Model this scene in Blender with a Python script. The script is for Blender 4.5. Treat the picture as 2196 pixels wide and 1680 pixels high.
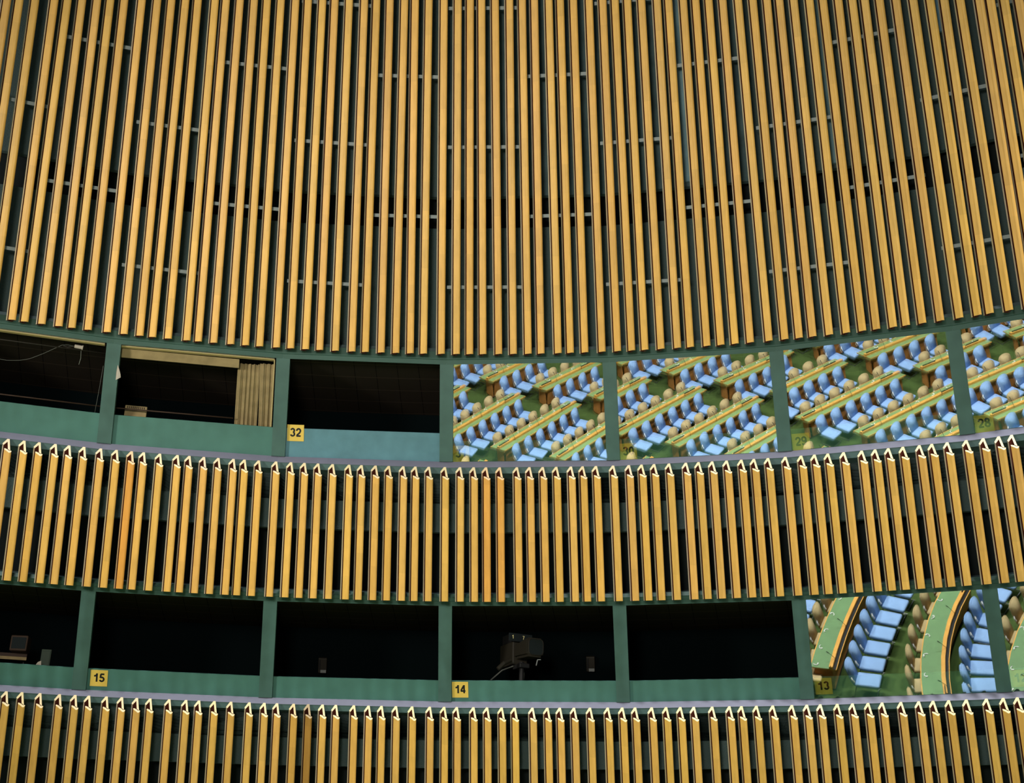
import bpy, bmesh, math, random
from mathutils import Vector, Matrix

random.seed(7)
S = bpy.context.scene
for o in list(bpy.data.objects):
    bpy.data.objects.remove(o)
COL = S.collection
sin, cos, pi, rad = math.sin, math.cos, math.pi, math.radians

# ------------------------------------------------------------------ camera
cam = bpy.data.objects.new('camera', bpy.data.cameras.new('camera'))
COL.objects.link(cam)
PITCH, ROLL, FPX = 0.39908, 0.01417, 2643.6
cam.data.sensor_fit = 'HORIZONTAL'
cam.data.sensor_width = 36.0
cam.data.lens = FPX / 2196 * 36.0
cam.data.clip_end = 200
cp, sp, cr, sr = cos(PITCH), sin(PITCH), cos(ROLL), sin(ROLL)
cam.matrix_world = Matrix(((cr, -sr, 0, 0), (-sr * sp, -cr * sp, -cp, 0), (sr * cp, cr * cp, -sp, 4.2), (0, 0, 0, 1)))
S.camera = cam

# ------------------------------------------------------------------ world, lights, exposure
S.view_settings.view_transform = 'Standard'
S.view_settings.look = 'None'
S.view_settings.gamma = 1
S.view_settings.exposure = 0.0
W = bpy.data.worlds.new('hall_ambience'); S.world = W; W.use_nodes = True
W.node_tree.nodes['Background'].inputs[0].default_value = (0.80, 0.86, 1.0, 1)
W.node_tree.nodes['Background'].inputs[1].default_value = 0.16


def spot(name, loc, aim, watts, cone, blend, radius, col):
    l = bpy.data.lights.new(name, 'SPOT'); l.energy = watts; l.spot_size = rad(cone); l.spot_blend = blend; l.shadow_soft_size = radius; l.color = col
    o = bpy.data.objects.new(name, l); COL.objects.link(o); o.location = loc
    o.rotation_euler = (Vector(aim) - Vector(loc)).to_track_quat('-Z', 'Y').to_euler()
    return o


# added fill lights brightening the mirrored floor, and downlights in the hall's ceiling, and the wash light across the hall that lights the battens
for x in (-6.0, 1.0, 8.0):
    spot('ceiling_downlight', (x, 11.5 - .02 * x * x, 24.0), (x * .8, 10.0, 0.0), 24000, 96, .45, .5, (.97, .97, 1.0))
for x, y in ((-3.5, 3.0), (3.0, 5.0), (4.0, 13.5)):
    spot('added_floor_fill', (x, y, 19.0), (x, y, 0.0), 6500, 64, .5, 1.0, (.97, .98, 1.0))
spot('gallery_wash_light', (-17.0, 4.0, 10.0), (.5, 22.0, 12.4), 10500, 72, 1.0, 1.6, (1.0, .94, .84))
spot('gallery_wash_light', (-3.0, -3.0, 8.5), (0, 22.0, 12.4), 11000, 68, 1.0, 1.6, (1.0, .94, .84))

# ------------------------------------------------------------------ helpers
T = 0.55
PHI = math.atan(T)
CPH, SPH = cos(PHI), sin(PHI)
AX, AY, R0 = -1.40381, -3.13258, 31.69258      # the leaning round wall: a cone standing on this axis


def WP(az, z, w=0.0):
    """point of the wall: azimuth in degrees, height, depth behind the face of the battens"""
    a = rad(az); q = R0 + w / CPH - T * z
    return Vector((AX + q * sin(a), AY + q * cos(a), z))


def frame(az):
    a = rad(az); r = Vector((sin(a), cos(a), 0)); zz = Vector((0, 0, 1))
    return Vector((cos(a), -sin(a), 0)), CPH * r + SPH * zz, -SPH * r + CPH * zz    # across, into the wall, up the slope


def link(name, me, parent=None, mats=()):
    for m in mats:
        me.materials.append(m)
    o = bpy.data.objects.new(name, me); COL.objects.link(o)
    if parent is not None:
        o.parent = parent
    return o


def mesh(bm, name, recalc=True):
    if recalc:
        bmesh.ops.recalc_face_normals(bm, faces=bm.faces)
    me = bpy.data.meshes.new(name); bm.to_mesh(me); bm.free(); return me


def obj(name, bm, mat, parent=None, smooth=False):
    me = mesh(bm, name)
    if smooth:
        for p in me.polygons:
            p.use_smooth = True
    return link(name, me, parent, [mat])


def empty(name, loc=(0, 0, 0), M=None):
    o = bpy.data.objects.new(name, None); COL.objects.link(o)
    o.empty_display_size = .1
    if M is not None:
        o.matrix_world = M
    else:
        o.location = loc
    return o


def tag(o, label=None, cat=None, group=None, kind=None):
    if label: o['label'] = label
    if cat: o['category'] = cat
    if group: o['group'] = group
    if kind: o['kind'] = kind
    return o


def dup_tree(root):
    r = root.copy(); COL.objects.link(r)
    for ch in list(root.children):
        c = ch.copy(); COL.objects.link(c); c.parent = r
        for g in list(ch.children):
            d = g.copy(); COL.objects.link(d); d.parent = c
    return r


def prism(bm, pts0, pts1, mi=0):
    """two matching outlines joined into a solid"""
    a = [bm.verts.new(p) for p in pts0]; b = [bm.verts.new(p) for p in pts1]
    n = len(a); fs = [bm.faces.new(a[::-1]), bm.faces.new(b)]
    for i in range(n):
        fs.append(bm.faces.new((a[i], a[(i + 1) % n], b[(i + 1) % n], b[i])))
    for f in fs:
        f.material_index = mi
    return fs


def box(bm, x0, x1, y0, y1, z0, z1):
    prism(bm, [(x0, y0, z0), (x1, y0, z0), (x1, y1, z0), (x0, y1, z0)], [(x0, y0, z1), (x1, y0, z1), (x1, y1, z1), (x0, y1, z1)])


def bbox(x0, x1, y0, y1, z0, z1, bev=0.0, seg=2):
    bm = bmesh.new(); box(bm, x0, x1, y0, y1, z0, z1)
    if bev:
        bmesh.ops.recalc_face_normals(bm, faces=bm.faces)
        bmesh.ops.bevel(bm, geom=list(bm.edges), offset=bev, segments=seg, affect='EDGES', profile=.5)
    return bm


def tube(bm, pts, r, n=8):
    pts = [Vector(p) for p in pts]; rings = []
    for i, p in enumerate(pts):
        d = (pts[min(i + 1, len(pts) - 1)] - pts[max(i - 1, 0)]).normalized()
        u = d.orthogonal().normalized() if i == 0 else (rings_u - d * rings_u.dot(d)).normalized()
        rings_u = u
        v = d.cross(u)
        rings.append([bm.verts.new(p + r * (cos(2 * pi * k / n) * u + sin(2 * pi * k / n) * v)) for k in range(n)])
    for a, b in zip(rings, rings[1:]):
        for k in range(n):
            bm.faces.new((a[k], a[(k + 1) % n], b[(k + 1) % n], b[k]))
    bm.faces.new(rings[0][::-1]); bm.faces.new(rings[-1])


def sweep(profile, azs):
    """a profile of (height, depth) pairs run straight from post to post round the wall"""
    bm = bmesh.new(); prev = None; n = len(profile)
    for az in azs:
        ring = [bm.verts.new(WP(az, z, w)) for z, w in profile]
        if prev is None:
            bm.faces.new(ring[::-1])
        else:
            for i in range(n):
                bm.faces.new((prev[i], prev[(i + 1) % n], ring[(i + 1) % n], ring[i]))
        prev = ring
    bm.faces.new(prev)
    return bm


# ------------------------------------------------------------------ materials
def mat(name, rgb, rough=.6, metal=0.0, var=0.0, scale=8.0, emit=None, bump=0.0, bscale=60.0, spec=.3):
    m = bpy.data.materials.new(name); m.use_nodes = True
    nt = m.node_tree; b = nt.nodes['Principled BSDF']
    b.inputs['Base Color'].default_value = (*rgb, 1); b.inputs['Roughness'].default_value = rough
    b.inputs['Metallic'].default_value = metal; b.inputs['Specular IOR Level'].default_value = spec
    tc = nt.nodes.new('ShaderNodeTexCoord')
    if var:
        no = nt.nodes.new('ShaderNodeTexNoise'); no.inputs['Scale'].default_value = scale; no.inputs['Detail'].default_value = 4
        nt.links.new(tc.outputs['Object'], no.inputs['Vector'])
        mp = nt.nodes.new('ShaderNodeMapRange'); mp.inputs[1].default_value = .3; mp.inputs[2].default_value = .7
        mp.inputs[3].default_value = 1 - var; mp.inputs[4].default_value = 1 + var
        nt.links.new(no.outputs['Fac'], mp.inputs[0])
        mx = nt.nodes.new('ShaderNodeVectorMath'); mx.operation = 'SCALE'; mx.inputs[0].default_value = rgb
        nt.links.new(mp.outputs[0], mx.inputs['Scale']); nt.links.new(mx.outputs[0], b.inputs['Base Color'])
    if bump:
        n2 = nt.nodes.new('ShaderNodeTexNoise'); n2.inputs['Scale'].default_value = bscale; n2.inputs['Detail'].default_value = 3
        nt.links.new(tc.outputs['Object'], n2.inputs['Vector'])
        bp = nt.nodes.new('ShaderNodeBump'); bp.inputs['Strength'].default_value = bump; bp.inputs['Distance'].default_value = .02
        nt.links.new(n2.outputs['Fac'], bp.inputs['Height']); nt.links.new(bp.outputs[0], b.inputs['Normal'])
    if emit:
        b.inputs['Emission Color'].default_value = (*rgb, 1); b.inputs['Emission Strength'].default_value = emit
    return m


def wood(name, rgb, rough=.42, blocks=.06, mott=.10):
    """veneered wood: short blocks of veneer, fine grain along the board, soft mottling; tinted by the object's own colour"""
    m = bpy.data.materials.new(name); m.use_nodes = True; nt = m.node_tree; L = nt.links; N = nt.nodes
    b = N['Principled BSDF']; b.inputs['Roughness'].default_value = rough; b.inputs['Specular IOR Level'].default_value = .35
    tc = N.new('ShaderNodeTexCoord'); oi = N.new('ShaderNodeObjectInfo')
    off = N.new('ShaderNodeVectorMath'); off.operation = 'MULTIPLY_ADD'; off.inputs[1].default_value = (1, 1, 1)
    cx = N.new('ShaderNodeCombineXYZ')
    m1 = N.new('ShaderNodeMath'); m1.operation = 'MULTIPLY'; m1.inputs[1].default_value = 91.7
    L.new(oi.outputs['Random'], m1.inputs[0]); L.new(m1.outputs[0], cx.inputs[2]); L.new(m1.outputs[0], cx.inputs[0])
    L.new(tc.outputs['Object'], off.inputs[0]); L.new(cx.outputs[0], off.inputs[2])
    sep = N.new('ShaderNodeSeparateXYZ'); L.new(off.outputs[0], sep.inputs[0])
    mz = N.new('ShaderNodeMath'); mz.operation = 'MULTIPLY'; mz.inputs[1].default_value = 1.9; L.new(sep.outputs[2], mz.inputs[0])
    fl = N.new('ShaderNodeMath'); fl.operation = 'FLOOR'; L.new(mz.outputs[0], fl.inputs[0])
    wn = N.new('ShaderNodeTexWhiteNoise'); wn.noise_dimensions = '1D'; L.new(fl.outputs[0], wn.inputs['W'])
    s1 = N.new('ShaderNodeVectorMath'); s1.operation = 'MULTIPLY'; s1.inputs[1].default_value = (14, 14, 3.5); L.new(off.outputs[0], s1.inputs[0])
    n1 = N.new('ShaderNodeTexNoise'); n1.inputs['Scale'].default_value = 1.0; n1.inputs['Detail'].default_value = 5; L.new(s1.outputs[0], n1.inputs['Vector'])
    s2 = N.new('ShaderNodeVectorMath'); s2.operation = 'MULTIPLY'; s2.inputs[1].default_value = (120, 40, 2.2); L.new(off.outputs[0], s2.inputs[0])
    n2 = N.new('ShaderNodeTexNoise'); n2.inputs['Scale'].default_value = 1.0; n2.inputs['Detail'].default_value = 2; L.new(s2.outputs[0], n2.inputs['Vector'])
    # 1 + blocks*(w-.5) + mott*(n1-.5)*2 + grain
    def mul_add(src, k, c):
        q = N.new('ShaderNodeMath'); q.operation = 'MULTIPLY_ADD'; q.inputs[1].default_value = k; q.inputs[2].default_value = c
        L.new(src, q.inputs[0]); return q.outputs[0]
    a = mul_add(wn.outputs['Value'], blocks * 2, 1 - blocks)
    c = mul_add(n1.outputs['Fac'], mott * 4, 1 - mott * 2)
    d = mul_add(n2.outputs['Fac'], .16, .92)
    p1 = N.new('ShaderNodeMath'); p1.operation = 'MULTIPLY'; L.new(a, p1.inputs[0]); L.new(c, p1.inputs[1])
    p2 = N.new('ShaderNodeMath'); p2.operation = 'MULTIPLY'; L.new(p1.outputs[0], p2.inputs[0]); L.new(d, p2.inputs[1])
    base = N.new('ShaderNodeVectorMath'); base.operation = 'MULTIPLY'; base.inputs[1].default_value = rgb; L.new(oi.outputs['Color'], base.inputs[0])
    sc = N.new('ShaderNodeVectorMath'); sc.operation = 'SCALE'; L.new(base.outputs[0], sc.inputs[0]); L.new(p2.outputs[0], sc.inputs['Scale'])
    L.new(sc.outputs[0], b.inputs['Base Color'])
    return m


def glass(name, refl):
    m = bpy.data.materials.new(name); m.use_nodes = True; nt = m.node_tree; N = nt.nodes
    N.remove(N['Principled BSDF'])
    g = N.new('ShaderNodeBsdfGlossy'); g.inputs['Roughness'].default_value = .0; g.inputs['Color'].default_value = (1, 1, 1, 1)
    t = N.new('ShaderNodeBsdfTransparent'); t.inputs['Color'].default_value = (.93, .97, .93, 1)
    x = N.new('ShaderNodeMixShader'); x.inputs[0].default_value = refl
    nt.links.new(t.outputs[0], x.inputs[1]); nt.links.new(g.outputs[0], x.inputs[2]); nt.links.new(x.outputs[0], N['Material Output'].inputs[0])
    return m


M_FACE = wood('honey_veneer', (.69, .395, .088))
M_LIP = wood('raw_wood_edge', (.42, .345, .22), mott=.05)
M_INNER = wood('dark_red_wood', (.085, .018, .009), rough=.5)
M_END = wood('pale_end_grain', (.62, .50, .25), mott=.05, blocks=0)
M_TEAL = mat('teal_painted_metal', (.040, .094, .074), .5, var=.08, scale=3, bump=.05, bscale=400)
M_FASC = mat('fascia_grey_teal', (.075, .135, .125), .5, var=.08, scale=3)
M_STRIP = mat('lit_teal_metal', (.085, .125, .125), .5, var=.15, scale=2)  # light from above on the lintel's upper slope put into a paler teal
M_POST = mat('grey_teal_painted_metal', (.054, .118, .098), .5, var=.12, scale=3, bump=.05, bscale=400)
M_SILL = mat('green_painted_panel', (.062, .168, .135), .5, var=.10, scale=2.5, bump=.05, bscale=400)
M_SILLB = mat('bluer_sill_panel', (.095, .225, .265), .5, var=.12, scale=3.5)  # bluer, brighter tone than the other sill panels
M_LEDGE = mat('lilac_lit_metal', (.135, .138, .178), .45, var=.06, scale=4)  # cool overhead light on the ledge put into its lilac tint
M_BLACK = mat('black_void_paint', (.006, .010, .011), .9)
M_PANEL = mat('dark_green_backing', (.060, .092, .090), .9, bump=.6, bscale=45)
M_PANELS = mat('lit_teal_backing', (.16, .27, .30), .85, var=.2, scale=2)  # light falling on the backing put into a brighter teal
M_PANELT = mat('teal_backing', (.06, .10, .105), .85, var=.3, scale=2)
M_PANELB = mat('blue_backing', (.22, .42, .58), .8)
M_RAIL = mat('grey_steel_rail', (.34, .39, .38), .5)
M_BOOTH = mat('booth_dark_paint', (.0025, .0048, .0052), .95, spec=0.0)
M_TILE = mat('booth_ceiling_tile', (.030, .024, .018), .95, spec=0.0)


def tile_joints(m, step_az, step_r):
    nt = m.node_tree; N = nt.nodes; L = nt.links; b = N['Principled BSDF']
    g = N.new('ShaderNodeNewGeometry'); s3 = N.new('ShaderNodeSeparateXYZ'); L.new(g.outputs['Position'], s3.inputs[0])
    def M(op, a, b_=None):
        n = N.new('ShaderNodeMath'); n.operation = op
        for i, v in enumerate((a, b_)):
            if v is None: continue
            if isinstance(v, (int, float)): n.inputs[i].default_value = v
            else: L.new(v, n.inputs[i])
        return n.outputs[0]
    dx = M('SUBTRACT', s3.outputs[0], AX); dy = M('SUBTRACT', s3.outputs[1], AY)
    az = M('ARCTAN2', dx, dy); rr = M('SQRT', M('ADD', M('MULTIPLY', dx, dx), M('MULTIPLY', dy, dy)))
    la = M('LESS_THAN', M('FRACT', M('DIVIDE', az, rad(step_az))), .022); lr = M('LESS_THAN', M('FRACT', M('DIVIDE', rr, step_r)), .04)
    mx = N.new('ShaderNodeMix'); mx.data_type = 'RGBA'; mx.inputs[6].default_value = (.030, .024, .018, 1); mx.inputs[7].default_value = (.004, .004, .004, 1)
    L.new(la, mx.inputs[0])
    m2 = N.new('ShaderNodeMix'); m2.data_type = 'RGBA'; L.new(mx.outputs[2], m2.inputs[6]); m2.inputs[7].default_value = (.06, .045, .032, 1); L.new(lr, m2.inputs[0])
    L.new(m2.outputs[2], b.inputs['Base Color'])

M_YEL = mat('yellow_plate', (.72, .50, .09), .5)
M_INK = mat('black_lettering', (.008, .008, .008), .5)
M_DKBROWN = mat('dark_brown_wood', (.040, .022, .012), .7)
M_BEIGE = mat('beige_curtain', (.27, .205, .095), .9, var=.16, scale=5)
M_BRASS = mat('gold_track', (.42, .33, .14), .4)
M_WHITE = mat('white_paper', (.42, .37, .30), .8)
M_WIRE = mat('grey_wire', (.22, .24, .20), .6)
M_TVWIRE = mat('dull_grey_wire', (.10, .105, .09), .7)
M_GREY = mat('grey_metal', (.22, .23, .22), .45)
M_TVBODY = mat('olive_grey_body', (.019, .016, .010), .6)
M_TVDARK = mat('dark_lens_glass', (.010, .014, .013), .15)
M_YINK = mat('pale_yellow_digit', (.75, .65, .30), .5)
M_CARPET = mat('green_carpet', (.055, .092, .020), .95, var=.15, scale=3, bump=.3, bscale=150)
M_BLUE = mat('blue_upholstery', (.26, .41, .68), .75, var=.05, scale=6)
M_TAN = mat('tan_upholstery', (.50, .38, .19), .75, var=.05, scale=6)
M_CHROME = mat('steel_frame', (.30, .30, .30), .3, metal=.9)
M_DKFRAME = mat('black_frame', (.012, .012, .012), .6)
M_DESK = mat('orange_wood', (.72, .30, .08), .5, var=.12, scale=6)
M_LEDGEW = mat('golden_wood', (.72, .36, .07), .45, var=.08, scale=6)
M_LEATHER = mat('green_leather', (.21, .32, .12), .55, var=.06, scale=4)
M_WHITEP = mat('white_plastic', (.8, .8, .75), .5)
M_LEATHER2 = mat('deep_green_leather', (.15, .27, .115), .55, var=.06, scale=4)
G_OUT = glass('window_glass', .17)
G_IN = glass('inner_window_glass', .09)

# ------------------------------------------------------------------ wall setting
tile_joints(M_TILE, .95, .62)
POSTS = [.37 + 7.2 * i for i in range(-3, 5)]          # azimuths of the window posts
SPAN = POSTS


def struct(name, bm, m, parent=None):
    o = obj(name, bm, m, parent)
    if parent is None:
        tag(o, kind='structure')
    return o


ROWS = [dict(head=13.724, strip0=13.93, strip1=14.006, back=12.101, front=11.952, fasc=11.85, sill=12.601, gsill=12.47, slat=13.769),
        dict(head=9.621, strip0=9.755, strip1=9.836, back=7.953, front=7.82, fasc=7.719, sill=8.33, gsill=8.33, slat=9.634)]
# (number shown or None, glazed, description) from left to right, for the seven bays between the posts
BAYS = [[(None, False, 'leftmost window of the upper row'), (None, False, 'curtained window'), ('32', False, 'window 32'), ('31', True, 'window 31'),
         ('30', True, 'window 30'), ('29', True, 'window 29'), ('28', True, 'window 28')],
        [(None, False, 'leftmost window of the lower row'), ('15', False, 'window 15'), (None, False, 'unnumbered window between 15 and 14'), ('14', False, 'window 14'),
         (None, False, 'unnumbered window between 14 and 13'), ('13', True, 'window 13'), ('12', True, 'window 12')]]
tn = 0
wn_ = 0
# small tilt of each glazed pane in its frame, degrees (about the up-slope line, about the level line)
TILT = {'31': (-.325, -.48), '30': (0, 0), '29': (-.303, .647), '28': (-.3, .65), '13': (0, 0), '12': (0, 0)}


def flat_panel(az0, az1, z0, z1, w, th):
    """a flat board between two azimuths, standing in the lean of the wall"""
    bm = bmesh.new()
    p = [WP(az0, z0, w), WP(az1, z0, w), WP(az1, z1, w), WP(az0, z1, w)]
    A, N, U = frame((az0 + az1) / 2)
    prism(bm, p, [q + N * th for q in p])
    return bm


def arc(cx, cy, rx, ry, a0, a1, n=18):
    return [(cx + rx * cos(rad(a0 + (a1 - a0) * k / n)), cy + ry * sin(rad(a0 + (a1 - a0) * k / n))) for k in range(n + 1)]


STROKES = {   # bold grotesque figures drawn as thick strokes in a box .6 wide and 1 high
    '0': [arc(.30, .5, .205, .42, 0, 360)],
    '1': [[(.39, 0), (.39, 1)], [(.08, .69), (.24, .715), (.34, .80), (.385, .95)]],
    '2': [arc(.31, .69, .205, .225, 185, -30) + [(.40, .42), (.18, .22), (.115, .085)], [(.06, .085), (.56, .085)]],
    '3': [arc(.295, .715, .185, .20, 170, -80), arc(.29, .295, .215, .21, 80, -165)],
    '4': [[(.435, 0), (.435, 1)], [(.40, .93), (.07, .33)], [(.02, .28), (.60, .28)]],
    '5': [[(.13, .915), (.54, .915)], [(.17, .92), (.125, .46)], arc(.285, .315, .225, .235, 130, -160)],
    '7': [[(.05, .915), (.55, .915)], [(.50, .88), (.32, .50), (.23, 0)]],
    '8': [arc(.30, .73, .175, .19, 0, 360), arc(.30, .29, .215, .21, 0, 360)],
    '9': [arc(.30, .69, .205, .23, 0, 360), [(.505, .69), (.50, .45), (.46, .24), (.38, .12), (.27, .08), (.16, .12), (.10, .24)]]}


def digit_mesh(txt, size, depth, m, wt=.20):
    """figures of the given cap height, centred, in the x-z plane facing -y"""
    bm = bmesh.new(); adv = .66; n = len(txt)
    for k, ch in enumerate(txt):
        ox = (k - (n - 1) / 2) * adv - .30
        for si, st in enumerate(STROKES[ch]):
            pts = [Vector((x + ox, y - .5, 0)) for x, y in st]
            closed = (pts[0] - pts[-1]).length < 1e-6
            if closed: pts = pts[:-1]
            L = []; R = []; N = len(pts)
            for i, p in enumerate(pts):
                a = pts[i - 1] if (i or closed) else p; b = pts[(i + 1) % N] if (i < N - 1 or closed) else p
                d = (b - a).normalized(); nn = Vector((-d.y, d.x, 0)) * wt / 2
                L.append(p + nn); R.append(p - nn)
            yy = -depth - .0004 * si
            def V(p, y): return bm.verts.new((p.x * size, y, p.y * size))
            top = [(V(a, yy), V(b, yy)) for a, b in zip(L, R)]
            for i in range(N if closed else N - 1):
                (a, b), (c, d2) = top[i], top[(i + 1) % N]
                bm.faces.new((a, c, d2, b))
    me = mesh(bm, 'digits', recalc=False); me.materials.append(m); return me


def wall_matrix(az, z, w):
    A, N, U = frame(az); p = WP(az, z, w)
    return Matrix(((A.x, N.x, U.x, p.x), (A.y, N.y, U.y, p.y), (A.z, N.z, U.z, p.z), (0, 0, 0, 1)))


for ri, r in enumerate(ROWS):
    tn += 1
    struct('trim_%d' % tn, sweep([(r['head'], .27), (r['head'] + .075, .27), (r['head'] + .08, .255), (r['strip0'], .25), (r['strip0'], .55), (r['head'] + .11, .55), (r['head'] + .06, .31)], SPAN), M_TEAL)
    tn += 1
    struct('trim_%d' % tn, sweep([(r['strip0'] + .001, .245), (r['strip1'], .31), (r['strip1'], .55), (r['strip0'] + .001, .55)], SPAN), M_STRIP if ri == 0 else M_TEAL)
    tn += 1
    struct('trim_%d' % tn, sweep([(r['fasc'], .16), (r['front'], .16), (r['front'] - .012, .30), (r['back'] - .03, .42), (r['fasc'], .42)], SPAN), M_FASC)
    tn += 1
    struct('trim_%d' % tn, sweep([(r['front'] + .001, .155), (r['back'], .30), (r['back'], .42), (r['front'] - .03, .42)], SPAN), M_LEDGE)
    for i, az in enumerate(POSTS):
        tn += 1
        hw = .285 if ri == 0 else .265
        bm = bmesh.new()
        a = [WP(az + s * hw, r['back'] - .005, w) for s, w in ((-1, .27), (1, .27), (1, .48), (-1, .48))]
        b = [WP(az + s * hw * 1.045, r['head'] + .02, w) for s, w in ((-1, .27), (1, .27), (1, .48), (-1, .48))]
        prism(bm, a, b)
        struct('trim_%d' % tn, bm, M_POST)
    for b, (num, glazed, desc) in enumerate(BAYS[ri]):
        wn_ += 1
        az0, az1 = POSTS[b] + .26, POSTS[b + 1] - .26
        win = empty('window_%d' % wn_, WP((az0 + az1) / 2, r['back'], .34)); tag(win, kind='structure')
        bpy.context.view_layer.update()
        inv = win.matrix_world.inverted() if False else Matrix.Translation(-win.location)
        zt = r['gsill'] if glazed else r['sill']
        bm = flat_panel(az0, az1, r['back'] - .02, zt, .35, .03); bm.transform(inv)
        obj('sill_panel', bm, M_SILLB if num == '32' else M_SILL, win)
        if glazed:
            for k, (w, gm) in enumerate(((.285, G_OUT), (.315, G_IN))):
                bm = flat_panel(az0, az1, r['back'] + .002, r['head'] + .02, w, .006)
                A, N, U = frame((az0 + az1) / 2)
                c = WP((az0 + az1) / 2, (r['back'] + r['head']) / 2, w)
                ty, tp = TILT[num]
                if k == 1: ty, tp = ty + .05, tp - .10
                bmesh.ops.rotate(bm, cent=c, matrix=Matrix.Rotation(rad(ty), 3, U) @ Matrix.Rotation(rad(tp), 3, A), verts=bm.verts)
                bm.transform(inv)
                obj('glass_pane', bm, gm, win)
        if num:
            s = .315
            zc = {'32': 12.525}.get(num, (r['back'] + .155) if (glazed and ri == 0) else r['sill'] - .155)
            off = {'32': .03, '31': .012, '30': .02, '29': .03, '28': .03, '15': .06, '14': .015, '13': .03, '12': .02}[num]
            A, N, U = frame((az0 + az1) / 2)
            ea, eb = WP(az0, zc, .35), WP(az1, zc, .35)
            X = (eb - ea).normalized(); p = ea + X * (s / 2 + off) - N * .011
            M = Matrix(((X.x, N.x, U.x, p.x), (X.y, N.y, U.y, p.y), (X.z, N.z, U.z, p.z), (0, 0, 0, 1)))
            sg = empty('number_sign', M=M)
            tag(sg, 'yellow square sign reading %s at the foot of its window' % num, 'sign', 'yellow window number signs')
            obj('plate', bbox(-s / 2, s / 2, 0, .008, -s / 2, s / 2), M_YEL, sg)
            me = digit_mesh(num, .165, .0005, M_INK)
            me.transform(Matrix.Translation((0, 0, .012)))
            link('digits', me, sg)

# booths behind the windows
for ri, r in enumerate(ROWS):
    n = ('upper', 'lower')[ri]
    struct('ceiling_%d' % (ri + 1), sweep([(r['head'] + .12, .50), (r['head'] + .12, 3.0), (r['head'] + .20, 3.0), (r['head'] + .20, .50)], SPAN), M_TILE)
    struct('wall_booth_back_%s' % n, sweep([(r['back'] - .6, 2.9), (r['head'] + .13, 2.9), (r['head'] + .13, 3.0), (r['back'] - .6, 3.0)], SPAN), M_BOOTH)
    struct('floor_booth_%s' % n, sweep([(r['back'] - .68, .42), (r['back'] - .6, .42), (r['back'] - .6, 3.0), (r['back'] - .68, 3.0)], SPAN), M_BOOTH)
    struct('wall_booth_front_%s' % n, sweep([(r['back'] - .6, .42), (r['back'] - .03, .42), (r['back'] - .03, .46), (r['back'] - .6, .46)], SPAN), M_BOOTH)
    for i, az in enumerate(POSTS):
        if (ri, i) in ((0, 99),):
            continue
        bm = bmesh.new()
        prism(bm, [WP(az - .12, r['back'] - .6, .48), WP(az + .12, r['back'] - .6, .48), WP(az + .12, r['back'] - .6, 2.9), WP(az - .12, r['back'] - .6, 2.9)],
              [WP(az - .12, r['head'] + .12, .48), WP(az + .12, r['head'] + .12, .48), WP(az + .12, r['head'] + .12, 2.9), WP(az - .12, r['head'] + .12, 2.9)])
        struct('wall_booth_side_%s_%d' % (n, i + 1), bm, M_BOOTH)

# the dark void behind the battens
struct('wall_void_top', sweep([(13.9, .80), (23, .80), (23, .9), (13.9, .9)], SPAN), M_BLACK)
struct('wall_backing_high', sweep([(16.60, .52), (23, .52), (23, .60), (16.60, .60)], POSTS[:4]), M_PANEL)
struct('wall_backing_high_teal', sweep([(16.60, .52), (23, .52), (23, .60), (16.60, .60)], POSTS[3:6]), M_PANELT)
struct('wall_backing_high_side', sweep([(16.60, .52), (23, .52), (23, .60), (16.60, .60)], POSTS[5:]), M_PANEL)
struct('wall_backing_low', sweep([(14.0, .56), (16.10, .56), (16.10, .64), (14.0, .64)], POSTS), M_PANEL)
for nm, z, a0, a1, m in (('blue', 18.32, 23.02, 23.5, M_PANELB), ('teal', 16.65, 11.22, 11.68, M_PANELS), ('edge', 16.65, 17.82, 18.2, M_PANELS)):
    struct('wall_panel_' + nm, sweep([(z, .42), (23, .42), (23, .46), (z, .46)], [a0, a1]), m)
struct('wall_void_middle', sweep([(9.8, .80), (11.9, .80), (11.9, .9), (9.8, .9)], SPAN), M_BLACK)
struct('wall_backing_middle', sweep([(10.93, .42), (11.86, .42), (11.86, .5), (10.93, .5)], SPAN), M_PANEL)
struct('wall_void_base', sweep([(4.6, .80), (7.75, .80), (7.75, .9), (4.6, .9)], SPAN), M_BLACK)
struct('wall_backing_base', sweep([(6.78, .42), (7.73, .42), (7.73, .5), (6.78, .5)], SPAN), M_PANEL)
tn += 1
struct('trim_%d' % tn, sweep([(9.83, .50), (9.98, .78), (9.83, .80)], SPAN), M_PANELT)
tn += 1
struct('trim_%d' % tn, sweep([(14.0, .53), (14.1, .55), (14.0, .58)], SPAN), M_DKBROWN)

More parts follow.
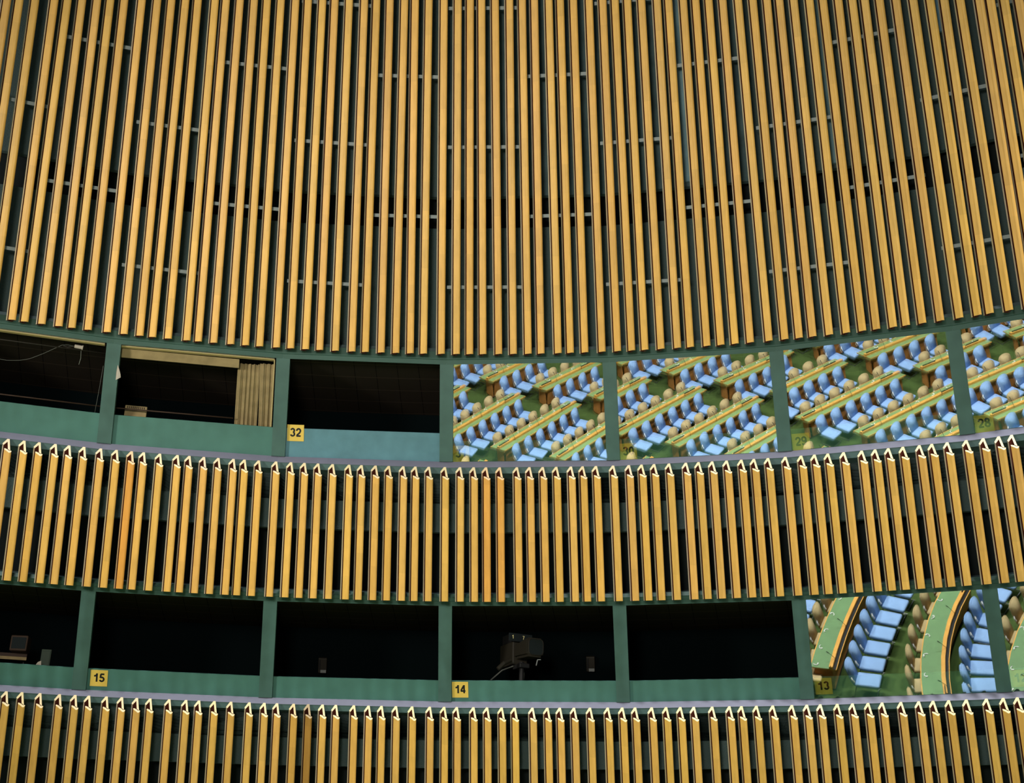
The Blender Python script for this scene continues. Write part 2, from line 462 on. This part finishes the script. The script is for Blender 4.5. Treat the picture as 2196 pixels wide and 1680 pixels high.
# ------------------------------------------------------------------ battens
T1 = [(-20.41, -20.45), (-19.9, -19.93), (-19.23, -19.26), (-18.4, -18.44), (-17.9, -17.83), (-17.21, -17.23), (-16.52, -16.59), (-15.99, -15.97), (-15.33, -15.37), (-14.54, -14.58), (-13.84, -13.87), (-13.18, -13.23), (-12.65, -12.52), (-11.99, -11.99), (-11.2, -11.19), (-10.71, -10.66), (-10.05, -10.0), (-9.32, -9.36), (-8.68, -8.75), (-8.07, -8.06), (-7.34, -7.37), (-6.72, -6.77), (-6.07, -6.05), (-5.45, -5.46), (-4.76, -4.75), (-4.03, -4.0), (-3.44, -3.4), (-2.74, -2.76), (-2.09, -2.01), (-1.45, -1.54), (-0.86, -0.82), (-0.07, -0.09), (0.6, 0.61), (1.19, 1.22), (1.78, 1.77), (2.48, 2.43), (3.13, 3.17), (3.79, 3.78), (4.36, 4.4), (5.12, 5.09), (5.66, 5.66), (6.3, 6.31), (7.06, 7.08), (7.74, 7.74), (8.36, 8.33), (8.94, 8.95), (9.64, 9.62), (10.36, 10.39), (10.92, 10.93), (11.63, 11.63), (12.23, 12.21), (12.84, 12.84), (13.49, 13.5), (14.28, 14.19), (14.95, 14.88), (15.55, 15.56), (16.12, 16.13), (16.81, 16.76), (17.51, 17.48), (18.17, 18.05), (18.74, 18.81), (19.42, 19.38), (19.94, 19.94), (20.59, 20.58), (21.3, 21.3), (22.05, 22.0), (22.76, 22.71), (23.23, 23.38), (23.97, 23.97), (24.68, 24.82), (25.12, 25.26), (25.67, 25.82), (26.25, 26.39)]
T2 = [-17.9, -17.29, -16.7, -16.07, -15.53, -14.94, -14.27, -13.64, -13.03, -12.54, -11.88, -11.16, -10.67, -10.07, -9.47, -8.84, -8.38, -7.78, -7.05, -6.42, -5.85, -5.27, -4.65, -3.95, -3.42, -2.82, -2.25, -1.63, -1.11, -.53, .16, .81, 1.40, 1.93, 2.52, 3.26, 3.8, 4.37, 4.95, 5.58, 6.08, 6.65, 7.38, 8.05, 8.59, 9.12, 9.75, 10.46, 10.99, 11.56, 12.16, 12.77, 13.29, 13.87, 14.58, 15.22, 15.76, 16.3, 16.93, 17.65, 18.18, 18.7, 19.27, 19.91, 20.39, 20.98, 21.7, 22.34, 22.92, 23.4]
T3 = [-17.4, -16.79, -16.22, -15.56, -14.84, -14.26, -13.75, -13.09, -12.51, -11.94, -11.43, -10.7, -10.05, -9.55, -8.95, -8.3, -7.58, -6.99, -6.49, -5.83, -5.25, -4.68, -4.15, -3.43, -2.84, -2.32, -1.74, -1.09, -0.38, 0.2, 0.71, 1.38, 1.93, 2.52, 3.04, 3.76, 4.36, 4.86, 5.43, 6.07, 6.78, 7.36, 7.87, 8.53, 9.1, 9.66, 10.19, 10.91, 11.58, 12.05, 12.63, 13.26, 13.99, 14.56, 15.07, 15.71, 16.28, 16.86, 17.38, 18.07, 18.72, 19.24, 19.8, 20.43, 21.14, 21.73, 22.22, 22.9]
u = .000644
LEFT = [(0, 0), (34, -32), (122, 50), (130, 113), (100, 113)]
RIGHT = [(130, 113), (122, 50), (168, -114), (236, -146), (160, 113)]
BOARD = [(72, -128), (72, -104), (100, -106), (160, -124), (200, -146), (236, -150), (262, -146), (270, -152), (268, -166), (258, -180), (240, -191), (218, -195), (196, -190), (160, -170), (120, -151), (90, -137)]
TOPCUT, BOTCUT = 1.07, .30


def batten_meshes(length, tag_):
    out = []
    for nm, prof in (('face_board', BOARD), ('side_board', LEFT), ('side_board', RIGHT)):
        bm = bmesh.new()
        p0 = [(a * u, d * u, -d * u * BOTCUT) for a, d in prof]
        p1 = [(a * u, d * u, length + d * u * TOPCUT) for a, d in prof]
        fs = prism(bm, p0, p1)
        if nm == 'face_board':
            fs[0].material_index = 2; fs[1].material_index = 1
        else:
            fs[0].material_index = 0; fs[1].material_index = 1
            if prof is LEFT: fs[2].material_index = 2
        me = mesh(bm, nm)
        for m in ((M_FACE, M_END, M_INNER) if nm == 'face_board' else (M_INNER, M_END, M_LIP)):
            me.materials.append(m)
        out.append((nm, me))
    return out


ORD = ['zeroth', 'first', 'second', 'third', 'fourth', 'fifth', 'sixth', 'seventh', 'eighth', 'ninth', 'tenth', 'eleventh', 'twelfth', 'thirteenth', 'fourteenth']


def bay_of(az):
    for i in range(7):
        if POSTS[i] <= az + .25 < POSTS[i + 1]:
            return i
    return 0 if az < 0 else 6


def battens(tier, spots, z0, z1, w0, labeller, tint, group):
    a0, a1 = spots[0]
    length = (WP(a0, z1, w0) - WP(a0, z0, w0)).length
    meshes = batten_meshes(length, tier)
    count = {}
    for k, (ab, at) in enumerate(spots):
        p0, p1 = WP(ab, z0, w0), WP(at, z1, w0)
        Z = (p1 - p0).normalized()
        A, N, U = frame(ab)
        X = (A - Z * A.dot(Z)).normalized(); Y = Z.cross(X)
        root = empty('wooden_batten', M=Matrix(((X.x, Y.x, Z.x, p0.x), (X.y, Y.y, Z.y, p0.y), (X.z, Y.z, Z.z, p0.z), (0, 0, 0, 1))))
        b = bay_of(ab); count[b] = count.get(b, 0) + 1
        c = tint(k)
        tag(root, labeller(b, count[b], k), 'batten', group)
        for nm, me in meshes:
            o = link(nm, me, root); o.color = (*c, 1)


def jitter(k, amt=.05):
    g = 1 + random.uniform(-amt, amt)
    return (g, g * (1 + random.uniform(-.03, .03)), g * (1 + random.uniform(-.10, .10)))


RED2 = {8: (1.0, .80, .62), 33: (1.0, .86, .78), 34: (1.0, .86, .75)}


def tint2(k):
    return RED2.get(k, None) or jitter(k)


def tint3(k):
    return (.50, .45, .40) if k == 20 else (.85, .82, .74) if k == 19 else jitter(k)


def lab1(b, n, k):
    return 'tall honey batten in the top tier, %s from the left above %s' % (ORD[n], BAYS[0][b][2].replace(' of the upper row', ''))


def lab2(b, n, k):
    q = 'reddish' if k in RED2 else 'dull-topped honey' if k == 21 else 'honey'
    return '%s batten in the middle tier, %s from the left below %s' % (q, ORD[n], BAYS[0][b][2].replace(' of the upper row', ''))


def lab3(b, n, k):
    q = 'dirty brown' if k == 20 else 'golden'
    d = BAYS[1][b][2].replace(' of the lower row', '').replace('unnumbered window between', 'the window between')
    return '%s bottom tier batten, %s from the left below %s' % (q, ORD[n], d)


battens(1, T1, 13.769, 21.6, 0, lab1, jitter, 'tall battens of the top tier')
battens(2, [(a, a) for a in T2], 9.634, 11.834, 0, lab2, tint2, 'battens of the middle tier')
battens(3, [(a, a) for a in T3], 5.2, 7.72, 0, lab3, tint3, 'battens of the bottom tier')

# mounting rails seen between the battens: half a bay long, staggered
rails = []
for hb in range(-6, 8):
    az0 = .37 + 3.6 * hb
    for j, z in enumerate((14.93, 17.19, 19.38) if hb % 2 == 0 else (16.07, 18.30)):
        rails.append((az0, z, hb, j))
for az0, z, hb, j in rails:
    b = bay_of(az0 + 1)
    bm = flat_panel(az0 + .02, az0 + 3.4, z - .022, z + .032, .12, .035)
    c = WP(az0 + 1.7, z, .13); bm.transform(Matrix.Translation(-c))
    o = obj('mounting_rail', bm, M_RAIL); o.location = c
    half = 'left' if hb % 2 == 0 else 'right'
    tag(o, 'grey steel rail behind the top battens, %s up over the %s half of %s' % (ORD[j + 1], half, BAYS[0][b][2].replace(' of the upper row', '')), 'rail', 'staggered steel rails behind the battens')

# ------------------------------------------------------------------ things in the booths
def at_wall(name, az, z, w):
    return empty(name, M=wall_matrix(az, z, w))


def upright(name, az, z, w, turn=0):
    """a thing standing upright in a booth, its own x to the right and y away from the hall"""
    a = -rad(az + turn); p = WP(az, z, w)
    return empty(name, M=Matrix.Translation(p) @ Matrix.Rotation(a, 4, 'Z'))


# studio camera in booth 14
cm = upright('studio_camera', 3.62, 9.0, 1.0, turn=-30)
tag(cm, 'boxy studio television camera standing inside dark window 14', 'television camera')
bm = bmesh.new()
prism(bm, [(-.19, -.42, -.19), (.19, -.42, -.19), (.19, -.42, .19), (-.19, -.42, .19)], [(-.16, .25, -.14), (.16, .25, -.14), (.16, .25, .15), (-.16, .25, .15)])
bmesh.ops.recalc_face_normals(bm, faces=bm.faces); bmesh.ops.bevel(bm, geom=list(bm.edges), offset=.05, segments=4, affect='EDGES')
obj('lens_housing', bm, M_TVBODY, cm)
bm = bmesh.new()
rr_ = [(.15 * (abs(cos(rad(a))) ** .45) * (1 if cos(rad(a)) >= 0 else -1), .15 * (abs(sin(rad(a))) ** .45) * (1 if sin(rad(a)) >= 0 else -1)) for a in range(0, 360, 10)]
prism(bm, [(x, -.428, z) for x, z in rr_], [(x, -.40, z) for x, z in rr_]); obj('lens_glass', bm, M_TVDARK, cm)
bm = bmesh.new(); tube(bm, [(x * 1.06, -.424, z * 1.06) for x, z in rr_ + rr_[:1]], .007, 6); obj('lens_rim', bm, M_TVBODY, cm)
obj('camera_body', bbox(-.17, .17, .26, .85, -.24, .22, .025), M_TVBODY, cm)
obj('viewfinder', bbox(-.12, .12, .45, .85, .23, .42, .02), M_DKFRAME, cm)
obj('tally_board', bbox(-.30, .22, .16, .19, .20, .36, .005), M_BLACK, cm)
for k, (ch, x) in enumerate((('1', -.22), ('7', .02))):
    me = digit_mesh(ch, .075, .0, M_YINK, .17); me.transform(Matrix.Translation((x, .158, .285))); link('tally_digit', me, cm)
bm = bmesh.new(); tube(bm, [(0, .2, -.20), (0, .2, -.9)], .05, 12); obj('pedestal', bm, M_DKFRAME, cm)
obj('pan_head', bbox(-.11, .11, .05, .38, -.33, -.24, .015), M_DKFRAME, cm)
for x, y in ((-.26, .55), (.22, .5)):
    bm = bmesh.new(); tube(bm, [(x * .5, .3, -.27), (x, y, -.33), (x * 1.5, y + .25, -.50)], .014, 8); obj('pan_handle', bm, M_TVWIRE, cm)
bm = bmesh.new(); tube(bm, [(.10, -.30, -.22), (.06, -.32, -.34)], .012, 8); tube(bm, [(.10, -.30, -.22), (.16, -.32, -.215)], .010, 8); obj('lens_bracket', bm, M_GREY, cm)
bm = bmesh.new(); tube(bm, [(-.35, .0, -.22), (-.50, -.02, -.30), (-.62, .0, -.42)], .045, 10); obj('cable_bundle', bm, M_TVBODY, cm)

for az, z, lb in ((-4.94, 9.016, 'grey wall box on the back wall seen through the unnumbered window beside 14'), (6.09, 9.107, 'grey wall box on the back wall seen inside window 14')):
    t = at_wall('intercom_box', az, z, 2.80); tag(t, lb, 'wall box', 'wall boxes in the booths')
    obj('case', bbox(-.09, .09, -.05, .039, -.16, .16, .01), M_TVBODY, t)
    obj('keypad', bbox(-.04, .08, -.06, -.05, -.155, -.09, .003), M_GREY, t)
    obj('handset', bbox(-.075, -.045, -.075, -.05, -.08, .14, .01), M_DKFRAME, t)

t = upright('console_desk', -17.0, 8.02, 1.25); tag(t, 'narrow brown console desk inside the leftmost lower window', 'desk')
obj('desk_top', bbox(-1.2, .36, -.2, .35, .62, .69, .006), M_DKBROWN, t)
obj('front_edge', bbox(-1.2, .36, -.215, -.20, .56, .62, .004), M_BEIGE, t)
for x in (-1.0, -.18, .30):
    bm = bmesh.new(); tube(bm, [(x, 0.0, -.66), (x, 0.0, .62)], .015, 8); obj('leg', bm, M_DKFRAME, t)
t = upright('monitor', -16.58, 8.71, 1.25, turn=8); tag(t, 'dark boxy monitor standing on the brown console desk', 'monitor')
obj('casing', bbox(-.16, .16, -.10, .22, .0, .30, .02), M_DKBROWN, t)
obj('screen', bbox(-.13, .13, -.106, -.10, .04, .26, .004), M_TVDARK, t)
M_DKGREEN = mat('muted_green_case', (.030, .045, .030), .7)
t = upright('loudspeaker', -15.47, 8.18, .66); tag(t, 'small green grey upright box behind the leftmost lower sill', 'loudspeaker')
obj('casing', bbox(-.09, .09, -.07, .07, .1, .53, .012), M_DKGREEN, t); obj('grille', bbox(-.07, .07, -.075, -.07, .14, .49, .004), M_DKGREEN, t)
bm = bmesh.new()
prism(bm, [(-.06, -.02, 0), (.06, -.02, 0), (.06, .02, 0), (-.06, .02, 0)], [(-.01, -.012, .09), (.05, -.012, .12), (.05, .012, .12), (-.01, .012, .09)])
o = obj('paper_scrap', bm, M_WHITE); o.matrix_world = wall_matrix(-15.66, 8.325, .44); tag(o, 'crumpled white paper on the leftmost lower sill', 'paper')


def wall_tube(name, pts, r, m, label, cat, n=6, group=None):
    bm = bmesh.new(); P = [WP(*p) for p in pts]; c = P[0]
    tube(bm, [p - c for p in P], r, n); o = obj(name, bm, m, smooth=True); o.location = c; tag(o, label, cat, group); return o


wall_tube('handrail', [(-21.0, 12.778, .52), (-14.3, 12.778, .52)], .014, M_DKBROWN, 'thin brown handrail across the leftmost upper window', 'handrail', 8)
wall_tube('handrail', [(-13.95, 12.778, .52), (-8.86, 12.772, .52)], .014, M_DKBROWN, 'thin brown handrail across the curtained upper window', 'handrail', 8)
wall_tube('conduit', [(-21.0, 13.69, .62), (-14.3, 13.69, .62)], .012, M_TVBODY, 'thin dark pipe under the ceiling of the leftmost upper window', 'pipe', 8)
wall_tube('cable', [(-19.5, 13.42, .6), (-18.9, 13.39, .6), (-18.3, 13.375, .6), (-17.8, 13.40, .6), (-17.4, 13.45, .6), (-16.9, 13.56, .6), (-16.5, 13.66, .6), (-16.2, 13.735, .6), (-15.97, 13.75, .6), (-15.6, 13.74, .6)], .005, M_TVWIRE, 'grey cable sagging across the leftmost upper window', 'cable')
wall_tube('pull_chain', [(-14.40, 13.40, .40), (-14.46, 13.05, .40), (-14.50, 12.84, .405), (-14.55, 12.62, .41)], 0.0045, M_TVWIRE, 'thin pull chain hanging beside the post of the curtained window', 'chain')
t = at_wall('clamp_lamp', -15.5, 13.735, .60); tag(t, 'small white lamp clipped under the head of the leftmost upper window', 'lamp')
bm = bmesh.new(); tube(bm, [(-.08, 0, .01), (.05, 0, 0)], .035, 12); tube(bm, [(.05, 0, 0), (.07, 0, -.002)], .045, 12); obj('lamp_body', bm, M_WHITE, t)
bm = bmesh.new(); tube(bm, [(-.08, 0, .01), (-.2, .02, -.03), (-.28, .02, -.01)], .012, 8); obj('arm', bm, M_TVBODY, t)
bm = bmesh.new(); tube(bm, [(.04, 0, -.04), (.05, 0, -.2), (.03, 0, -.32)], .004, 6); obj('flex', bm, M_WIRE, t)

for az0, az1, lb in ((-21.0, -14.42, 'gold curtain track along the head of the leftmost upper window'), (-13.84, -7.22, 'gold curtain track along the head of the curtained window')):
    c = WP(az0, 13.75, .40)
    bm = sweep([(13.728, .36), (13.765, .35), (13.765, .42), (13.728, .42)], [az0, az1]); bm.transform(Matrix.Translation(-c))
    t = empty('curtain_track', c); tag(t, lb, 'curtain track')
    obj('rail', bm, M_BRASS, t)
    bm = sweep([(13.742, .345), (13.750, .345), (13.750, .352), (13.742, .352)], [az0, az1]); bm.transform(Matrix.Translation(-c)); obj('bead', bm, M_WHITE, t)
c = WP(-13.7, 13.6, .47)
bm = sweep([(13.60, .47), (13.735, .45), (13.735, .48), (13.60, .485)], [-13.72, -8.75]); bm.transform(Matrix.Translation(-c))
o = obj('blind', bm, M_BEIGE); o.location = c; tag(o, 'rolled beige blind hanging in a band above the curtained window', 'blind')


def curtain(az0, az1, zt, zb, w, folds, amp, label, gap=0):
    bm = bmesh.new(); n = folds * 10; c = WP(az0, zb, w); rows = []
    for zi in range(7):
        f = zi / 6; z = zt + (zb - zt) * f; row = []
        for k in range(n + 1):
            x = k / n; az = az0 + (az1 - az0) * x + gap * f * (1 - x)
            d = amp * (sin(2 * pi * folds * x) + .45 * sin(2 * pi * folds * 2.3 * x + 1 + f)) * (.6 + .5 * f)
            row.append(bm.verts.new(WP(az, z, w + d) - c))
        rows.append(row)
    for a, b in zip(rows, rows[1:]):
        for k in range(n):
            bm.faces.new((a[k], a[k + 1], b[k + 1], b[k]))
    o = obj('curtain', bm, M_BEIGE, smooth=True); o.location = c
    sd = o.modifiers.new('thickness', 'SOLIDIFY'); sd.thickness = .006
    tag(o, label, 'curtain', 'drawn beige curtains')


curtain(-8.82, -7.86, 13.735, 12.56, .62, 5, .022, 'beige pleated curtain bunched left of the dark gap in the curtained window')
curtain(-7.86, -7.2, 13.735, 12.56, .56, 3, .022, 'beige curtain against the post in the curtained window', gap=.08)
bm = sweep([(12.60, .325), (13.72, .325), (13.72, .338), (12.60, .338)], [-7.235, -7.19])
c = WP(-7.21, 13.1, .33); bm.transform(Matrix.Translation(-c)); o = obj('jamb_strip', bm, M_BRASS); o.location = c; tag(o, 'narrow gold strip beside the curtain on the window post', 'strip')

t = upright('control_box', -12.95, 12.60, .60); tag(t, 'beige slotted box on the sill of the curtained window', 'control box')
obj('case', bbox(-.20, .20, -.06, .06, .05, .31, .008), M_BEIGE, t)
bm = bmesh.new()
for k in range(10):
    x = -.155 + k * .034
    box(bm, x - .009, x + .009, -.064, -.059, .25, .29)
obj('slot', bm, M_DKBROWN, t)
bm = bbox(-.025, .025, -.004, 0, -.055, .012); o = obj('tape_strip', bm, M_WHITE); o.matrix_world = wall_matrix(-10.61, 12.595, .338); tag(o, 'beige strip of tape stuck over the green sill of the curtained window', 'tape')
bm = bmesh.new()
ks = [(0, .005, .15), (.035, -.005, .07), (.065, .0, -.02), (.075, .004, -.08), (.03, -.004, -.11), (-.01, .006, -.14), (-.014, 0, 0)]
prism(bm, ks, [(x, y + .006, z) for x, y, z in ks])
o = obj('paper_tag', bm, M_WHITE); o.matrix_world = wall_matrix(-13.78, 13.24, .215); tag(o, 'torn white paper stuck to the post of the curtained window', 'paper')

# ------------------------------------------------------------------ the hall below, seen mirrored in the window glass
fl = bmesh.new(); box(fl, -22, 22, -12, 27, -.1, 0)
struct('floor', fl, M_CARPET)


def rounded_slab(outline, y0, y1, bev):
    bm = bmesh.new(); prism(bm, [(x, y0, z) for x, z in outline], [(x, y1, z) for x, z in outline])
    bmesh.ops.recalc_face_normals(bm, faces=bm.faces)
    es = [e for e in bm.edges if abs(e.verts[0].co.y - e.verts[1].co.y) < 1e-6]
    bmesh.ops.bevel(bm, geom=es, offset=bev, segments=3, affect='EDGES')
    return bm


def chair_proto(m, label):
    """upholstered conference chair facing its own +y; the origin is on the floor under the joint of seat and back"""
    t = empty('conference_chair'); tag(t, label, 'chair')
    hw = .235
    ol = [(-hw + .03, .46), (hw - .03, .46), (hw, .64), (hw, .90)] + [(.235 * cos(rad(a)), 1.0 + .17 * sin(rad(a))) for a in range(0, 181, 15)] + [(-hw, .90), (-hw, .64)]
    bm = rounded_slab(ol, -.05, .03, .032)
    bm.transform(Matrix.Translation((0, 0, .48)) @ Matrix.Rotation(rad(13), 4, 'X') @ Matrix.Translation((0, 0, -.48)))
    obj('backrest', bm, m, t, True)
    obj('seat', bbox(-.235, .235, .0, .55, .43, .55, .05, 4), m, t, True)
    bm = bmesh.new()
    for s in (-1, 1):
        tube(bm, [(s * .2, .03, .44), (s * .21, -.05, .02), (s * .21, .48, .02)], .013, 6)
    tube(bm, [(-.21, .44, .02), (.21, .44, .02)], .012, 6)
    obj('frame', bm, M_CHROME, t)
    bm = bmesh.new(); tube(bm, [(-.235, -.05, .78), (-.275, -.02, .74), (-.27, .02, .66)], .018, 8); obj('earphone_hook', bm, M_WHITEP, t)
    return t


BLUE0 = chair_proto(M_BLUE, 'blue conference chair'); TAN0 = chair_proto(M_TAN, 'tan conference chair')
used = set()


def seat(kind, p, f, label, group, turn=0.0, k=1.0):
    src = BLUE0 if kind == 'blue' else TAN0
    r = dup_tree(src) if kind in used else src
    used.add(kind)
    r.location = (p.x, p.y, 0); r.rotation_euler = (0, 0, math.atan2(-f.x, f.y) + rad(turn)); r.scale = k if isinstance(k, tuple) else (k, k, k)
    r['label'] = label; r['category'] = 'chair'; r['group'] = group


def path_sweep(path, profile, s0=None, s1=None):
    bm = bmesh.new(); prev = None; n = len(profile); N = len(path)
    for i, (p, f) in enumerate(path):
        ring = []
        for q in profile:
            d = Vector((0, 0, 0))
            t = Vector((f.y, -f.x, 0)) if False else (path[min(i + 1, N - 1)][0] - path[max(i - 1, 0)][0]).normalized()
            skew = 0
            if i == 0 and s0: skew = s0 * (q[0] + .75)
            if i == N - 1 and s1: skew = s1 * (q[0] + .75)
            v = p + f * q[0] + t * skew; ring.append(bm.verts.new((v.x, v.y, q[1])))
        if prev is None: bm.faces.new(ring[::-1])
        else:
            for k in range(n): bm.faces.new((prev[k], prev[(k + 1) % n], ring[(k + 1) % n], ring[k]))
        prev = ring
    bm.faces.new(prev); return bm


def rect(a, b, z0, z1):
    return [(a, z0), (b, z0), (b, z1), (a, z1)]


def desk(path, f0, f1, g1, l1, label, group, skew=0.0, overhang=.2, leather=None):
    """long delegates' desk: top from f0 to f1 across, leather to g1, raised wooden ledge to l1"""
    c = path[0][0].copy(); c.z = 0
    P = [(p - c, f) for p, f in path]
    t = empty('delegate_desk', c); tag(t, label, 'desk', group)
    sk = dict(s0=skew, s1=skew)
    obj('desk_top', path_sweep(P, rect(f0, f1, .775, .815), **sk), M_LEDGEW, t)
    obj('leather_inset', path_sweep(P, rect(f0 + .025, g1, .815, .819), **sk), leather or M_LEATHER, t)
    obj('leather_inset', path_sweep(P, rect(l1, f1 - .02, .815, .819), **sk), M_LEATHER if f1 - l1 > .12 else M_DKFRAME, t)
    obj('ledge', path_sweep(P, rect(g1, l1, .815, .90), **sk), M_LEDGEW, t)
    d0 = (P[1][0] - P[0][0]).normalized(); d1 = (P[-1][0] - P[-2][0]).normalized()
    Q = [(P[0][0] + d0 * overhang, P[0][1])] + P[1:-1] + [(P[-1][0] - d1 * .05, P[-1][1])]
    obj('front_panel', path_sweep(Q, rect(f1 - .16, f1 - .12, .04, .775), **sk), M_DESK, t)
    for q, d in ((Q[0], d0), (Q[-1], -d1)):
        bm = path_sweep([(q[0], q[1]), (q[0] + d * .04, q[1])], rect(f0 + .12, f1 - .12, .04, .775)); obj('end_panel', bm, M_DESK, t)
    obj('plinth', path_sweep(Q, rect(f1 - .22, f1 - .10, 0, .04)), M_DKFRAME, t)
    # openwork nameplate racks at both ends of the ledge
    for q, d in ((P[0], d0), (P[-1], -d1)):
        bm = path_sweep([(q[0] + d * .15, q[1]), (q[0] + d * .62, q[1])], rect((g1 + l1) / 2 - .012, (g1 + l1) / 2 + .012, .905, .945)); obj('nameplate_rack', bm, M_DKBROWN, t)
    return t


mic_src = []


def microphone(p, f, label):
    if not mic_src:
        t = empty('desk_microphone'); bm = bmesh.new(); tube(bm, [(0, 0, 0), (0, -.02, .1), (0, -.16, .27)], .006, 6); obj('gooseneck', bm, M_DKFRAME, t)
        bm = bmesh.new(); tube(bm, [(0, -.16, .27), (0, -.22, .32)], .013, 8); obj('capsule', bm, M_DKFRAME, t)
        mic_src.append(t); r = t
    else:
        r = dup_tree(mic_src[0])
    r.location = p; r.rotation_euler = (0, 0, math.atan2(-f.x, f.y)); tag(r, label, 'microphone', 'desk microphones')


ear_src = []


def earphone(p, ang, label):
    if not ear_src:
        bm = bmesh.new(); tube(bm, [(-.06, .0, .015), (-.03, .03, .02), (.03, .03, .02), (.06, 0, .015)], .012, 6); tube(bm, [(.06, 0, .015), (.05, -.05, .012)], .02, 8)
        o = obj('earphone', bm, M_WHITEP); ear_src.append(o)
    else:
        o = ear_src[0].copy(); COL.objects.link(o)
    o.location = p; o.rotation_euler = (0, 0, ang); tag(o, label, 'earphone', 'white earphones on the desks')


def block(nm, rowname, pts, fs, f0, f1, g1, l1, tanback, skew=0., e0=.5, e1=.3, turn=0., kb=1., kt=1.):
    """one desk row: blue chairs at pts (joint of seat and back) facing fs, tan chairs behind the desk"""
    n = len(pts)
    d0 = (pts[1] - pts[0]).normalized(); d1 = (pts[-1] - pts[-2]).normalized()
    path = [(pts[0] - d0 * e0, fs[0])] + list(zip(pts, fs)) + [(pts[-1] + d1 * e1, fs[-1])]
    desk(path, f0, f1, g1, l1, 'long green-topped delegate desk in the %s of the %s block' % (rowname, nm), 'delegate desks in the hall', skew, leather=M_LEATHER2 if nm == 'front' else None)
    for i in range(n):
        seat('blue', pts[i] + fs[i] * (.11 if nm != 'front' else .02), fs[i], 'blue conference chair, %s along the %s of the %s block' % (ORD[i + 1], rowname, nm), 'blue chairs in the hall', turn, kb)
        seat('tan', pts[i] + fs[i] * tanback, fs[i], 'tan conference chair at the desk, %s along the %s of the %s block' % (ORD[i + 1], rowname, nm), 'tan chairs in the hall', 0, kt)
        if i % 2 == 0:
            q = pts[i] + fs[i] * (l1 + .02) + (pts[min(i + 1, n - 1)] - pts[i]) * .5
            microphone(Vector((q.x, q.y, .83)), fs[i], 'black gooseneck microphone by the %s seat in the %s of the %s block' % (ORD[i + 1], rowname, nm))
        q = pts[i] + fs[i] * (f0 + .14) + d0 * .1
        if True:
            earphone(Vector((q.x, q.y, .819)), i * 1.3, 'white earphone near the %s seat in the %s of the %s block' % (ORD[i + 1], rowname, nm))


def V2(x, y): return Vector((x, y, 0))


ROWN = ['first row', 'second row', 'third row', 'fourth row', 'fifth row', 'sixth row', 'seventh row']
for r, j in enumerate(range(-2, 4)):
    st = V2(.371, -.454); d = st.normalized(); f = V2(-d.y, d.x)
    pts = [V2(-2.373, 6.508) + V2(2.114, .434) * j + st * i for i in range(6)]
    block('middle', ROWN[r], pts, [f] * 6, -.75, -.20, -.50, -.40, -.90, skew=.35, e0=.56, e1=.36, turn=-18, kb=(.95, 1.0, .87), kt=(.88, .85, .86))
for r, j in enumerate(range(-3, 4)):
    st = V2(.43, -.43); d = st.normalized(); f = V2(-d.y, d.x)
    pts = [V2(.80, 3.25) + V2(2.08, .5) * j + st * i for i in range(4)]
    block('far', ROWN[r], pts, [f] * 4, -.85, -.25, -.55, -.45, -.98, skew=.35, e0=.54, e1=.36, turn=-18, kb=(.95, 1.0, .87), kt=(.88, .85, .86))
for r, j in enumerate(range(-1, 3)):
    d = V2(.45, -.89).normalized(); f = V2(-d.y, d.x); st = d * .59
    last = V2(-2.09, 7.89) + V2(1.9, .5) * j + f * 1.05
    pts = [last + st * i for i in range(-2, 1)]
    block('wall side', ROWN[r], pts, [f] * 3, -.75, -.20, -.50, -.40, -1.02, e0=.3, e1=.35, turn=-15, kb=(.95, 1.0, .87), kt=(.88, .85, .86))
for r, (x0, y0, R, n, ya, e0) in enumerate(((1.28, 15.0, 18.0, 7, 16.75, .0), (3.70, 15.0, 16.0, 7, 16.70, .0), (6.32, 14.3, 6.6, 7, 16.75, .3))):
    pts = []; fs = []
    for i in range(n):
        y = ya - .59 * i; dx = (y - y0) / R
        pts.append(V2(x0 + (y - y0) ** 2 / (2 * R), y)); fs.append(V2(1, -dx).normalized())
    block('front', ROWN[r], pts, fs, -1.18, -.46, -.66, -.56, -1.36, e0=e0, e1=.45, kb=(.98, 1.16, 1.08), kt=(1.0, .9, 1.04))
